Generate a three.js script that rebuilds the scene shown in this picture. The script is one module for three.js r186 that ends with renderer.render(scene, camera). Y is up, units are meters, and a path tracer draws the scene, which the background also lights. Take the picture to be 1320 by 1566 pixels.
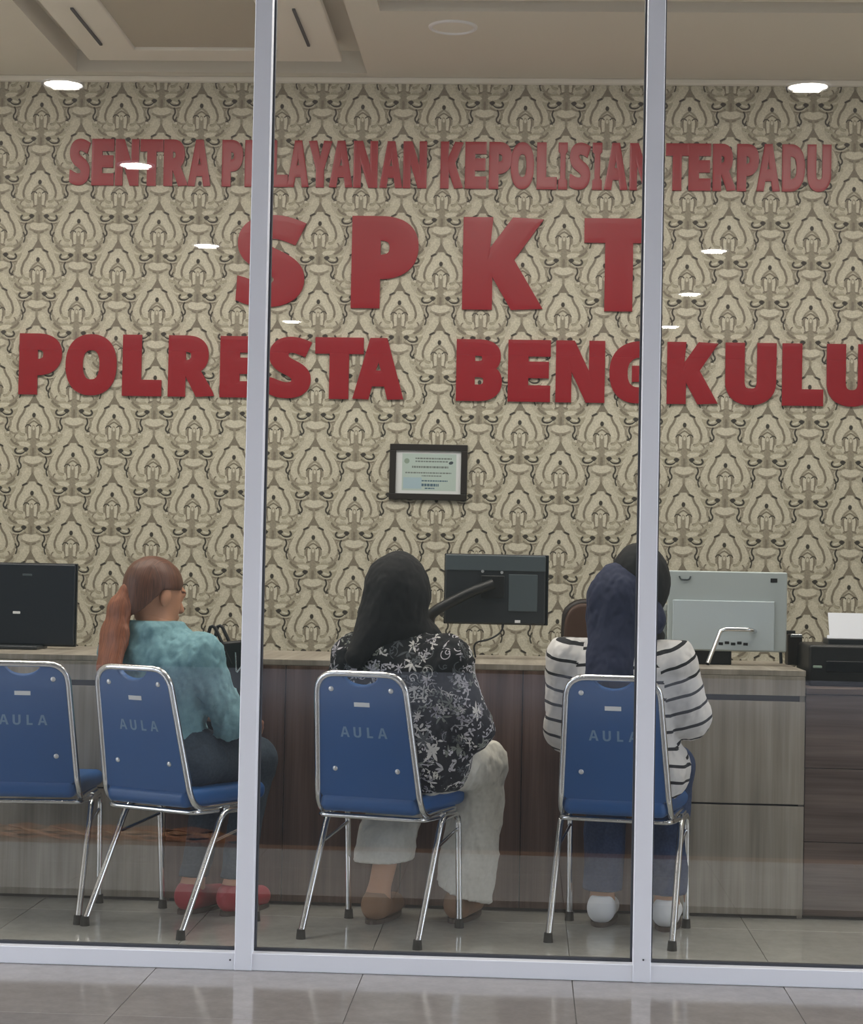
import * as THREE from 'three';
import { RoundedBoxGeometry } from 'three/addons/geometries/RoundedBoxGeometry.js';
import { FontLoader } from 'three/addons/loaders/FontLoader.js';
import { mergeGeometries } from 'three/addons/utils/BufferGeometryUtils.js';
import { RectAreaLightUniformsLib } from 'three/addons/lights/RectAreaLightUniformsLib.js';
import { createNoise3D, createNoise2D } from 'simplex-noise';

// ---------------------------------------------------------------- camera, sky, light, exposure
const PW = 1320, PH = 1566, FOCAL = 2900;
const D2R = Math.PI / 180;
const scene = new THREE.Scene();
const camera = new THREE.PerspectiveCamera(2 * Math.atan(PH / 2 / FOCAL) / D2R, PW / PH, 0.05, 200);
camera.position.set(0, 1.17, 5.47);
camera.rotation.order = 'YXZ';
camera.rotation.set(1.70 * D2R, 2.94 * D2R, 1.11 * D2R);
camera.updateMatrixWorld(true);

const renderer = new THREE.WebGLRenderer({ antialias: true });
renderer.toneMapping = THREE.LinearToneMapping;
renderer.toneMappingExposure = 1.0;
renderer.shadowMap.enabled = true;
RectAreaLightUniformsLib.init();

const SKY = 6.2;
{ // pale overcast sky
  const w = 64, h = 32, d = new Float32Array(w * h * 4);
  for (let j = 0; j < h; j++) {
    const e = Math.max(0, (j + 0.5) / h * 2 - 1);
    for (let i = 0; i < w; i++) {
      const o = (j * w + i) * 4, k = 0.85 + 0.3 * e;
      d[o] = SKY * k * 0.90; d[o + 1] = SKY * k * 0.97; d[o + 2] = SKY * k * 1.12; d[o + 3] = 1;
    }
  }
  const sky = new THREE.DataTexture(d, w, h, THREE.RGBAFormat, THREE.FloatType);
  sky.mapping = THREE.EquirectangularReflectionMapping;
  sky.magFilter = THREE.LinearFilter; sky.needsUpdate = true;
  scene.background = sky; scene.environment = sky;
}
const ROOM_LAMP = 13.3, PORCH_LAMP = 30;   // radiance of the LED panels inside and of the porch downlights

// ---------------------------------------------------------------- helpers
const V = (x, y, z) => new THREE.Vector3(x, y, z);
let seed = 7;
const rnd = () => { seed = (seed * 1664525 + 1013904223) >>> 0; return seed / 4294967296; };
const noise3 = createNoise3D(rnd), noise2 = createNoise2D(rnd);
function ray(px, py) { return V((px - PW / 2) / FOCAL, -(py - PH / 2) / FOCAL, -1).applyQuaternion(camera.quaternion); }
function atZ(px, py, z) { const d = ray(px, py); return camera.position.clone().addScaledVector(d, (z - camera.position.z) / d.z); }
function atY(px, py, y) { const d = ray(px, py); return camera.position.clone().addScaledVector(d, (y - camera.position.y) / d.y); }
const taken = {};
function numbered(n) { const k = taken[n] = (taken[n] ?? -1) + 1; return k ? `${n}_${String(k).padStart(3, '0')}` : n; }
function shade(o) { o.traverse(c => { if (c.isMesh) { c.castShadow = true; c.receiveShadow = true; } }); return o; }
function mesh(name, geo, mat, parent) { const m = new THREE.Mesh(geo, mat); m.name = name; m.castShadow = m.receiveShadow = true; if (parent) parent.add(m); return m; }
function thing(name, label, category, pos = [0, 0, 0], turn = 0, group) {
  const g = new THREE.Group(); g.name = numbered(name); g.position.set(...pos); g.rotation.y = turn;
  g.userData = { label, category }; if (group) g.userData.group = group; scene.add(g); return g;
}
function struct(name, geo, mat, label) {
  const m = mesh(name, geo, mat, scene); m.userData = { kind: 'structure', label, category: name.split('_')[0] }; return m;
}
function structGroup(name, label) { const g = new THREE.Group(); g.name = name; g.userData = { kind: 'structure', label, category: name.split('_')[0] }; scene.add(g); return g; }
// uv in metres from the dominant axis of each face
function metreUV(geo, s = 1) {
  const g = geo.index ? geo.toNonIndexed() : geo, p = g.attributes.position, uv = new Float32Array(p.count * 2);
  const a = V(), b = V(), c = V(), n = V();
  for (let i = 0; i < p.count; i += 3) {
    a.fromBufferAttribute(p, i); b.fromBufferAttribute(p, i + 1); c.fromBufferAttribute(p, i + 2);
    n.copy(b).sub(a).cross(c.clone().sub(a)); const ax = Math.abs(n.x), ay = Math.abs(n.y), az = Math.abs(n.z);
    [a, b, c].forEach((q, k) => {
      const [u, v] = az >= ax && az >= ay ? [q.x, q.y] : ax >= ay ? [q.z, q.y] : [q.x, q.z];
      uv[(i + k) * 2] = u * s; uv[(i + k) * 2 + 1] = v * s;
    });
  }
  g.setAttribute('uv', new THREE.BufferAttribute(uv, 2)); return g;
}
function box(x0, x1, y0, y1, z0, z1, r = 0.002) {
  const w = x1 - x0, h = y1 - y0, d = z1 - z0;
  const g = r > 0 ? new RoundedBoxGeometry(w, h, d, 2, Math.min(r, w / 2.01, h / 2.01, d / 2.01)) : new THREE.BoxGeometry(w, h, d);
  g.translate((x0 + x1) / 2, (y0 + y1) / 2, (z0 + z1) / 2); return metreUV(g);
}
function merge(list) {
  return mergeGeometries(list.map(g => { const q = g.index ? g.toNonIndexed() : g; if (!q.attributes.uv) q.setAttribute('uv', new THREE.BufferAttribute(new Float32Array(q.attributes.position.count * 2), 2)); for (const k of Object.keys(q.attributes)) if (!['position', 'normal', 'uv'].includes(k)) q.deleteAttribute(k); return q; }));
}
class PolyCurve extends THREE.Curve {
  constructor(pts) { super(); this.pts = pts; this.len = [0]; for (let i = 1; i < pts.length; i++) this.len.push(this.len[i - 1] + pts[i].distanceTo(pts[i - 1])); }
  getPoint(t, o = V()) { const L = this.len, d = t * L[L.length - 1]; let i = 1; while (i < L.length - 1 && L[i] < d) i++; return o.copy(this.pts[i - 1]).lerp(this.pts[i], (d - L[i - 1]) / (L[i] - L[i - 1] || 1)); }
}
function fillet(pts, r) { // rounded corners of a polyline
  const out = [pts[0].clone()];
  for (let i = 1; i < pts.length - 1; i++) {
    const p = pts[i], a = pts[i - 1].clone().sub(p), b = pts[i + 1].clone().sub(p), k = Math.min(r, a.length() * 0.49, b.length() * 0.49);
    const s = p.clone().addScaledVector(a.normalize(), k), e = p.clone().addScaledVector(b.normalize(), k);
    for (let j = 0; j <= 8; j++) { const t = j / 8; out.push(s.clone().multiplyScalar((1 - t) * (1 - t)).addScaledVector(p, 2 * t * (1 - t)).addScaledVector(e, t * t)); }
  }
  out.push(pts[pts.length - 1].clone()); return out;
}
function tube(pts, r, corner = 0.05, seg = 0, closed = false, radial = 10) {
  const c = new PolyCurve(corner ? fillet(pts, corner) : pts);
  return new THREE.TubeGeometry(c, seg || Math.max(4, c.pts.length * 2), r, radial, closed);
}
function cyl(r, h, seg = 20, r2 = r) { return new THREE.CylinderGeometry(r2, r, h, seg); }

// ---------------------------------------------------------------- textures and materials
function canvasTexture(w, h, draw, repeat = true) {
  const c = document.createElement('canvas'); c.width = w; c.height = h; draw(c.getContext('2d'), w, h);
  const t = new THREE.CanvasTexture(c); t.colorSpace = THREE.SRGBColorSpace; t.magFilter = THREE.LinearFilter;
  if (repeat) t.wrapS = t.wrapT = THREE.RepeatWrapping; return t;
}
function dataTexture(w, h, f, srgb = true) {
  const d = new Uint8Array(w * h * 4);
  for (let j = 0; j < h; j++) for (let i = 0; i < w; i++) { const c = f(i / w, j / h), o = (j * w + i) * 4; d[o] = c[0]; d[o + 1] = c[1]; d[o + 2] = c[2]; d[o + 3] = 255; }
  const t = new THREE.DataTexture(d, w, h); t.magFilter = THREE.LinearFilter; t.minFilter = THREE.LinearFilter; t.wrapS = t.wrapT = THREE.MirroredRepeatWrapping;
  if (srgb) t.colorSpace = THREE.SRGBColorSpace; t.needsUpdate = true; return t;
}
function woodTexture(base, amp, along = 'v', tint = [1, 0.96, 0.9], off = 0) {
  return dataTexture(512, 512, (u, v) => {
    const [x, y] = along === 'v' ? [u, v] : [v, u];
    const n = 0.5 * noise2(x * 9 + off, y * 0.7) + 0.3 * noise2(x * 34 + off, y * 1.3 + 5) + 0.2 * noise2(x * 110, y * 3 + off) + 0.12 * noise2(x * 3 + y * 2, y * 5 + off);
    return base.map((b, k) => Math.max(0, Math.min(255, b + amp * n * (0.7 + 0.3 * tint[k]))));
  });
}
const std = (o) => new THREE.MeshStandardMaterial(o);
const M = {
  whiteMetal: std({ color: 0xeeeef2, roughness: 0.38 }),
  gasket: std({ color: 0x3d3f44, roughness: 0.6 }),
  ceiling: std({ color: 0xe2ddd2, roughness: 0.9 }),
  acFrame: std({ color: 0xefebe2, roughness: 0.6 }),
  acGrille: std({ color: 0xbdb5a5, roughness: 0.7 }),
  plaster: std({ color: 0xcfc8ba, roughness: 0.9 }),
  porchCeiling: std({ color: 0xa29e96, roughness: 0.85 }),
  concrete: std({ color: 0x77756f, roughness: 0.95 }),
  asphalt: std({ color: 0x4a4a4c, roughness: 0.95 }),
  chrome: std({ color: 0xd8dadc, metalness: 1, roughness: 0.16 }),
  rubber: std({ color: 0x23241f, roughness: 0.8 }),
  chairBlue: new THREE.MeshPhysicalMaterial({ color: 0x1a5490, roughness: 0.42, clearcoat: 0.25, clearcoatRoughness: 0.35 }),
  rivet: std({ color: 0xe2e4e6, metalness: 0.7, roughness: 0.3 }),
  sticker: std({ color: 0xe6e8ea, roughness: 0.5 }),
  stencil: std({ color: 0x7391b0, roughness: 0.6 }),
  red: std({ color: 0x96061a, roughness: 0.32 }),
  black: std({ color: 0x17181a, roughness: 0.45 }),
  blackGloss: std({ color: 0x14161a, roughness: 0.22 }),
  darkGrey: std({ color: 0x2b2f33, roughness: 0.4 }),
  midGrey: std({ color: 0x4c565b, roughness: 0.4 }),
  frameWood: std({ color: 0x1f1712, roughness: 0.4 }),
  aioBody: std({ color: 0xb3bdbd, roughness: 0.3 }),
  aioPanel: std({ color: 0xbfcbd0, roughness: 0.18 }),
  paper: std({ color: 0xe8ecf4, roughness: 0.7 }),
  navyGloss: std({ color: 0x1c222c, roughness: 0.28 }),
  leatherDark: std({ color: 0x221a18, roughness: 0.5 }),
  leatherBrown: std({ color: 0x4a3429, roughness: 0.45 }),
  bagBlack: std({ color: 0x16171a, roughness: 0.5 }),
  glass: new THREE.MeshPhysicalMaterial({ color: 0xf6f7f6, roughness: 0, metalness: 0, transmission: 1, thickness: 0, ior: 2.15, side: THREE.DoubleSide }),
  skin: std({ color: 0xb5835f, roughness: 0.55, vertexColors: true }),
  lampGlow: std({ color: 0xffffff, emissive: 0xfff8ec, emissiveIntensity: PORCH_LAMP }),
  panelGlow: std({ color: 0xffffff, emissive: 0xfff2dc, emissiveIntensity: 3 }),
};
M.floorIn = [0, 1, 2].map(k => std({ color: 0xffffff, map: tileTexture([165, 165, 158], k), roughness: 0.1 }));
M.floorOut = [0, 1, 2].map(k => std({ color: 0xffffff, map: tileTexture([152, 146, 141], k + 3), roughness: 0.12 }));
M.floorEdge = [0, 1].map(k => std({ color: 0xffffff, map: tileTexture([236, 231, 224], k + 6), roughness: 0.2 })); M.floorEdge.push(M.floorEdge[0]);
function tileTexture(c, k) { return dataTexture(128, 128, (u, v) => { const n = 5 * noise2(u * 3 + k * 9, v * 3) + 4 * noise2(u * 14, v * 14 + k * 7) + 4 * noise2(u * 60, v * 60 + k); return c.map(b => b + n); }); }
M.cabinetLight = std({ map: woodTexture([150, 143, 131], 26, 'v', [1, .96, .9], 3), roughness: 0.45 });
M.cabinetDark = std({ map: woodTexture([92, 70, 58], 30, 'v', [1, .9, .8], 11), roughness: 0.4 });
M.cabinetHoriz = std({ map: woodTexture([98, 84, 76], 30, 'h', [1, .9, .85], 23), roughness: 0.45 });
M.groove = std({ color: 0x3c3a34, roughness: 0.8 });
for (const m of [M.cabinetLight, M.cabinetDark, M.cabinetHoriz]) m.map.repeat.set(1.1, 1.1);

// damask wallpaper: one period holds a motif at a corner and one in the middle
const PX = 0.3635, PY = 0.351;
function damask(ctx, W, H) {
  const LIGHT = '#cac5b2', PALE = '#d2cdbb', TAN = '#aca692', BROWN = '#81796a', DARK = '#37332c', SHADE = '#989180';
  ctx.fillStyle = '#bbb5a3'; ctx.fillRect(0, 0, W, H);
  const sx = W / 127, sy = H / 120;
  function motif(ox, oy) {
    ctx.save(); ctx.translate(ox, oy); ctx.scale(sx, sy); ctx.lineJoin = ctx.lineCap = 'round';
    const both = f => { f(); ctx.save(); ctx.scale(-1, 1); f(); ctx.restore(); };
    const path = (pts, style, lw, fill) => { ctx.beginPath(); ctx.moveTo(pts[0][0], pts[0][1]); for (let i = 1; i < pts.length; i++) { const p = pts[i]; p.length === 4 ? ctx.quadraticCurveTo(...p) : p.length === 6 ? ctx.bezierCurveTo(...p) : ctx.lineTo(...p); } if (fill) { ctx.fillStyle = style; ctx.fill(); } else { ctx.strokeStyle = style; ctx.lineWidth = lw; ctx.stroke(); } };
    const blob = (x, y, rx, ry, st, rot = 0) => { ctx.beginPath(); ctx.ellipse(x, y, rx, ry, rot, 0, 7); ctx.fillStyle = st; ctx.fill(); };
    // mid-tone ground behind the scrolls
    both(() => path([[0, 36], [20, 38, 38, 40], [40, 52, 32, 62], [22, 66, 14, 62], [6, 60, 0, 62]], TAN, 0, true));
    // broad pale acanthus halves around the heart
    both(() => { path([[2, -34], [20, -30, 24, -12], [37, 0, 38, 20], [36, 30, 24, 37], [16, 30, 12, 40], [6, 30, 2, 20]], LIGHT, 0, true); });
    both(() => path([[30, 0], [42, 12, 38, 27], [35, 36, 25, 39]], SHADE, 2.4));
    both(() => path([[26, -4], [35, 6, 34, 18]], PALE, 2));
    both(() => path([[39, 18], [44, 25, 40, 33]], DARK, 2));
    both(() => path([[28, 30], [33, 34, 28, 42]], BROWN, 2));
    // heart with its dark ogee outline
    both(() => { path([[0, -24], [7, -20, 12, -10], [20, 0], [26, 12, 25, 22], [22, 30, 10, 27], [0, 20]], LIGHT, 0, true); });
    both(() => path([[0, -25], [6, -21, 8, -15], [14, -12], [15, -6, 19, 0], [23, 4, 24, 10], [28, 18, 23, 26], [20, 30, 15, 30]], BROWN, 3.4));
    both(() => path([[9, -15], [15, -12]], DARK, 2.6));
    both(() => path([[16, 31], [22, 30, 23, 25]], TAN, 4));
    path([[0, -33], [8, -18], [-8, -18]], BROWN, 0, true);
    both(() => path([[0, -10], [8, -2], [15, 12], [16, 18]], PALE, 6.5));
    both(() => path([[0, 4], [8, 8, 11, 15], [13, 21, 12, 27]], SHADE, 3));
    blob(0, 0, 2.8, 3.6, DARK);
    // inner arch and candle
    both(() => path([[0, 9], [8, 12, 10, 19], [10, 27], [8, 35]], BROWN, 2.4));
    both(() => path([[6, 18], [6, 34]], PALE, 4));
    both(() => path([[4.5, 17], [10, 12, 13, 18]], DARK, 1.5));
    blob(0, 24, 3.6, 9, SHADE); blob(0, 20, 2, 3, PALE);
    path([[0, 27], [0, 40]], SHADE, 7); path([[-9, 38], [0, 35, 9, 38]], BROWN, 3); path([[0, 40], [0, 60]], SHADE, 10); path([[0, 52], [0, 62]], BROWN, 4);
    // wings under the heart
    both(() => path([[4, 46], [8, 39, 24, 42], [24, 48, 8, 49]], PALE, 0, true));
    both(() => path([[24, 46], [31, 44, 35, 38]], BROWN, 3.6)); both(() => path([[27, 41], [31, 36, 36, 34]], SHADE, 3));
    both(() => path([[30, 50], [36, 50, 38, 46]], LIGHT, 3));
    // scroll hooks
    both(() => { path([[7, 52], [13, 47, 16, 52], [14, 57, 9, 55]], DARK, 0, true); path([[10, 53], [15, 62, 26, 59], [31, 56, 27, 52]], DARK, 2.6); path([[9, 60], [18, 67, 29, 63]], BROWN, 2.2); path([[12, 57], [18, 64, 29, 61]], LIGHT, 1.4); path([[18, 54], [24, 56]], PALE, 3); });
    // bud on a dark saucer
    both(() => path([[0, 64], [6, 60, 15, 66], [14, 74, 0, 76]], PALE, 0, true));
    both(() => path([[2, 63], [8, 60, 14, 64]], SHADE, 1.6));
    path([[-14, 73], [0, 80, 14, 73]], SHADE, 3.4); path([[-7, 77], [0, 80, 7, 77]], BROWN, 3);
    path([[0, 78], [0, 92]], SHADE, 4);
    both(() => { path([[20, 64], [24, 70, 19, 76], [17, 82, 24, 84]], DARK, 2.4); path([[25, 66], [30, 73, 25, 80]], SHADE, 2); blob(23, 87, 2.4, 2, PALE); path([[28, 86], [32, 90, 38, 88]], SHADE, 3); });
    both(() => path([[4, 82], [14, 78, 18, 90], [14, 102, 5, 97]], LIGHT, 0, true));
    both(() => path([[9, 84], [14, 88, 13, 96]], PALE, 3));
    both(() => path([[19, 90], [30, 92, 34, 100]], TAN, 4));
    ctx.restore();
  }
  for (const [x, y] of [[0.5, 0.2], [0, 0.7]]) for (let i = -1; i <= 1; i++) for (let j = -1; j <= 1; j++) motif((x + i) * W, (y + j) * H);
  const im = ctx.getImageData(0, 0, W, H), d = im.data;
  const src = Float32Array.from(d), R = 2;
  for (let pass = 0; pass < 2; pass++) for (let j = 0; j < H; j++) for (let i = 0; i < W; i++) for (let c = 0; c < 3; c++) { // soft edges of the print
    let t = 0; for (let k = -R; k <= R; k++) t += pass ? d[(((j + k + H) % H) * W + i) * 4 + c] : src[(j * W + (i + k + W) % W) * 4 + c];
    if (pass) src[(j * W + i) * 4 + c] = t / (2 * R + 1); else d[(j * W + i) * 4 + c] = t / (2 * R + 1);
  }
  d.set(src);
  for (let j = 0; j < H; j++) for (let i = 0; i < W; i++) { const o = (j * W + i) * 4, n = 1 + 0.05 * noise2(i / 9, j / 9) + 0.05 * noise2(i / 26, j / 26 + 40); d[o] *= n; d[o + 1] *= n; d[o + 2] *= n; }
  ctx.putImageData(im, 0, 0);
}
const wallpaperMap = canvasTexture(768, 768, damask);
wallpaperMap.repeat.set(1 / PX, 1 / PY);
const dot0 = V(-0.774, 1.823, 0);
wallpaperMap.offset.set(0.5 - dot0.x / PX, 0.8 - dot0.y / PY);
M.wallpaper = std({ map: wallpaperMap, roughness: 0.62 });
const shirtFloral = canvasTexture(1024, 1024, (ctx, W, H) => {
  ctx.fillStyle = '#14161b'; ctx.fillRect(0, 0, W, H);
  const cols = ['#d6d3cf', '#b9b6ba', '#96939a', '#7c8078', '#c4bfc4', '#55595c'];
  const wrap = (x, y, f) => { for (const dx of [-W, 0, W]) for (const dy of [-H, 0, H]) { if (Math.abs(x + dx - W / 2) > W / 2 + 140 || Math.abs(y + dy - H / 2) > H / 2 + 140) continue; ctx.save(); ctx.translate(x + dx, y + dy); f(); ctx.restore(); } };
  for (let k = 0; k < 190; k++) {
    const x = rnd() * W, y = rnd() * H, R = 30 + rnd() * 60, n = 4 + Math.floor(rnd() * 5), a0 = rnd() * 7, col = cols[Math.floor(rnd() * cols.length)], kind = rnd(), jit = [...Array(12)].map(() => rnd());
    wrap(x, y, () => {
      ctx.rotate(a0); ctx.fillStyle = col; ctx.strokeStyle = col; ctx.lineCap = 'round';
      if (kind < 0.45) for (let i = 0; i < n; i++) { ctx.rotate(3.6 / n + jit[i] * 0.5); ctx.beginPath(); ctx.moveTo(0, 0); ctx.quadraticCurveTo(R * 0.4, -R * 0.3 * jit[i + 1], R * (0.6 + 0.5 * jit[i]), 0); ctx.quadraticCurveTo(R * 0.4, R * 0.28, 0, 0); ctx.fill(); }
      else if (kind < 0.75) { ctx.lineWidth = 5 + 5 * jit[0]; ctx.beginPath(); ctx.moveTo(-R, 0); ctx.bezierCurveTo(-R / 2, -R * jit[1] * 1.5, R / 2, R * jit[2] * 1.5, R, 0); ctx.stroke(); for (let i = -3; i <= 3; i++) { ctx.beginPath(); ctx.ellipse(i * R * 0.3, 14 * (i % 2 ? 1 : -1), 8 + 14 * jit[i + 3], 5 + 5 * jit[i + 4], i, 0, 7); ctx.fill(); } }
      else { ctx.lineWidth = 7; ctx.beginPath(); ctx.arc(0, 0, R * 0.45, 0, 2 + 3 * jit[0]); ctx.stroke(); ctx.beginPath(); ctx.arc(R * 0.3, 0, R * 0.2, 0, 5); ctx.stroke(); }
    });
  }
});
M.floral = std({ map: shirtFloral, roughness: 0.85 });
M.stripe = std({ roughness: 0.9, map: canvasTexture(64, 256, (ctx, W, H) => { ctx.fillStyle = '#e2e0de'; ctx.fillRect(0, 0, W, H); ctx.fillStyle = '#2c2d31'; ctx.fillRect(0, H * 0.4, W, H * 0.19); }) });
function cloth(base, amp, sc) { return dataTexture(256, 256, (u, v) => { const n = noise2(u * sc, v * sc) * .6 + noise2(u * sc * 4, v * sc * 4) * .4; return base.map(b => Math.max(0, Math.min(255, b + amp * n))); }); }
M.teal = std({ map: cloth([122, 164, 172], 9, 12), roughness: 0.8 });
M.jeansBlue = std({ map: cloth([43, 60, 92], 10, 20), roughness: 0.9 });
M.jeansGrey = std({ map: cloth([52, 66, 78], 9, 20), roughness: 0.9 });
M.cream = std({ map: cloth([206, 204, 194], 6, 14), roughness: 0.9 });
M.hijabBlack = std({ color: 0x0f1013, roughness: 0.85 });
M.hijabNavy = std({ color: 0x232a45, roughness: 0.8 });
M.hair = std({ map: dataTexture(256, 256, (u, v) => { const n = noise2(u * 60, v * 2) * .6 + noise2(u * 160, v * 3) * .4; return [96 + 30 * n, 60 + 20 * n, 44 + 15 * n]; }), roughness: 0.5 });
M.hairEnd = std({ map: dataTexture(256, 256, (u, v) => { const n = noise2(u * 60, v * 2 + 9) * .6 + noise2(u * 160, v * 3) * .4; return [142 + 34 * n, 86 + 24 * n, 60 + 18 * n]; }), roughness: 0.5 });
M.shoeWhite = std({ color: 0xe6e8ea, roughness: 0.6 });
M.shoeRed = std({ color: 0xa8323c, roughness: 0.6 });
M.shoeTan = std({ color: 0x8a6a50, roughness: 0.7 });

// ---------------------------------------------------------------- room shell
const RX0 = -3.3, RX1 = 2.7, WALLZ = -2.93, CEIL = 3.355, PCEIL = 3.27;
{ // floor inside: tiles on a dark bed
  const f = structGroup('floor', 'glossy greige floor tiles inside the office');
  mesh('mortar_bed', box(RX0, RX1, -0.1, -0.004, WALLZ, -0.02, 0), M.concrete, f);
  const xs = []; for (let x = 0.147 - 0.6 * 6; x < RX1; x += 0.6) xs.push(x);
  let k = 0;
  for (const x of xs) for (let z = -0.27; z > -3.3; z -= 0.6) for (const [za, zb] of z === -0.27 ? [[-0.27, -0.02], [-0.87, -0.27]] : [[z - 0.6, z]]) {
    const x0 = Math.max(RX0, x) + 0.001, x1 = Math.min(RX1, x + 0.6) - 0.001, z0 = Math.max(WALLZ, za) + 0.001; if (x1 - x0 < 0.02 || zb - z0 < 0.02) continue;
    mesh('tile', box(x0, x1, -0.012, 0, z0, zb - 0.001, 0.0012), M.floorIn[(k++ * 7) % 3], f);
  }
  const p = structGroup('floor_porch', 'glossy beige floor tiles of the porch before the glass');
  mesh('mortar_bed', box(-6, 6, -0.1, -0.004, -0.02, 2.26, 0), M.concrete, p);
  for (let x = 0.147 - 6; x < 6; x += 0.6) for (let z = -0.02; z < 2.2; z += 0.6) {
    const z0 = z + (z < 0 ? 0 : 0), z1 = Math.min(2.26, z + 0.6);
    mesh('tile', box(x + 0.001, x + 0.599, -0.012, 0, z0 + 0.001, z1 - 0.001, 0.0012), (z < 1.1 ? M.floorOut : M.floorEdge)[(k++ * 5) % 3], p);
  }
}
struct('wall_back', box(RX0, RX1, 0, CEIL, WALLZ - 0.12, WALLZ, 0), M.wallpaper, 'back wall papered in beige and brown damask');
struct('wall_left', box(RX0 - 0.12, RX0, 0, CEIL, WALLZ - 0.12, -0.1, 0), M.plaster, 'plain plaster side wall of the office');
struct('wall_right', box(RX1, RX1 + 0.12, 0, CEIL, WALLZ - 0.12, -0.1, 0), M.plaster, 'plain plaster side wall of the office');
{ // ceiling with two openings: the cassette and a long air slot
  const c = structGroup('ceiling', 'warm grey plasterboard ceiling with a long air slot');
  const s = new THREE.Shape([[RX0, 0.1], [RX1, 0.1], [RX1, -WALLZ], [RX0, -WALLZ]].map(p => new THREE.Vector2(p[0], p[1])));
  s.holes.push(new THREE.Path([[-2.05, 1.47], [-2.05, 2.84], [-0.75, 2.84], [-0.75, 1.47]].map(p => new THREE.Vector2(...p))));
  s.holes.push(new THREE.Path([[-0.62, 1.76], [-0.62, 1.9], [2.4, 1.9], [2.4, 1.76]].map(p => new THREE.Vector2(...p))));
  const g = new THREE.ExtrudeGeometry(s, { depth: 0.1, bevelEnabled: false }); g.rotateX(-Math.PI / 2); g.translate(0, CEIL, 0);
  mesh('ceiling_board', metreUV(g), M.ceiling, c);
  mesh('upper_board', box(RX0, RX1, CEIL + 0.1, CEIL + 0.16, WALLZ - 0.1, -0.1, 0), M.ceiling, c);
  mesh('cornice', box(RX0, RX1, CEIL - 0.025, CEIL, WALLZ, WALLZ + 0.03, 0.006), M.acFrame, c);
}
{ // cassette air conditioner in the ceiling
  const a = thing('ceiling_air_conditioner', 'square cassette air conditioner with two thin slots set in the ceiling', 'air conditioner', [-1.4, CEIL, -2.13]);
  const s = new THREE.Shape([[-.55, -.54], [.55, -.54], [.55, .54], [-.55, .54]].map(p => new THREE.Vector2(...p)));
  s.holes.push(new THREE.Path([[-.325, -.38], [-.325, .38], [.3, .38], [.3, -.38]].map(p => new THREE.Vector2(...p))));
  const g = new THREE.ExtrudeGeometry(s, { depth: 0.02, bevelEnabled: true, bevelSize: 0.006, bevelThickness: 0.006, bevelSegments: 2 }); g.rotateX(-Math.PI / 2); g.translate(0, 0.012, 0);
  mesh('panel_frame', g, M.acFrame, a);
  mesh('intake_grille', box(-.33, .305, 0.02, 0.035, -.385, .385), M.acGrille, a);
  for (const x of [-0.443, 0.44]) mesh('air_slot', box(x - 0.006, x + 0.006, -0.002, 0.012, -0.28, 0.24, 0.001), M.gasket, a);
  mesh('housing', box(-.5, .5, 0.034, 0.1, -.5, .5), M.ceiling, a);
}
// glass front
const mullL = (atZ(374.5, 740, 0).x + atZ(401, 740, 0).x) / 2, mullR = (atZ(981, 740, 0).x + atZ(1006, 740, 0).x) / 2, MSP = mullR - mullL;
const mullX = [-2, -1, 0, 1, 2].map(k => mullL + k * MSP);
{
  const f = structGroup('trim_1', 'white metal frame of the glass front with slim upright mullions');
  for (const x of mullX) mesh('mullion', box(x - 0.0255, x + 0.0255, 0, 3.2, -0.1, 0, 0.003), M.whiteMetal, f);
  mesh('bottom_rail', box(RX0, RX1, 0, 0.05, -0.095, -0.004, 0.003), M.whiteMetal, f);
  mesh('top_rail', box(RX0, RX1, 3.2, 3.27, -0.1, 0, 0.003), M.whiteMetal, f);
  const edges = [RX0, ...mullX, RX1];
  for (let i = 0; i + 1 < edges.length; i++) {
    const x0 = edges[i] + (i ? 0.0255 : 0), x1 = edges[i + 1] - (i + 2 < edges.length ? 0.0255 : 0); if (x1 - x0 < 0.1) continue;
    mesh('gasket', merge([box(x0, x1, 0.05, 0.058, -0.06, -0.04, 0.001), box(x0, x0 + 0.006, 0.05, 3.2, -0.06, -0.04, 0.001), box(x1 - 0.006, x1, 0.05, 3.2, -0.06, -0.04, 0.001)]), M.gasket, f);
    const pg = new THREE.PlaneGeometry(x1 - x0, 3.15); pg.translate((x0 + x1) / 2, 0.05 + 1.575, -0.05);
    struct(`window_${i + 1}`, pg, M.glass, 'tall clear glass pane reflecting the porch lights');
  }
  for (const [px, py] of [[984, 1468], [352, 1468]]) { const p = atZ(px, py, 0); const s = cyl(0.0028, 0.002, 10); s.rotateX(Math.PI / 2); s.translate(p.x, p.y, 0.0005); mesh('screw', s, M.gasket, f); }
}
struct('wall_front', merge([box(-6, 6, 3.27, 3.9, -0.12, 0, 0), box(-6, RX0, 0, 3.27, -0.12, 0, 0), box(RX1, 6, 0, 3.27, -0.12, 0, 0)]), M.plaster, 'plain plaster front wall around the glass');
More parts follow.
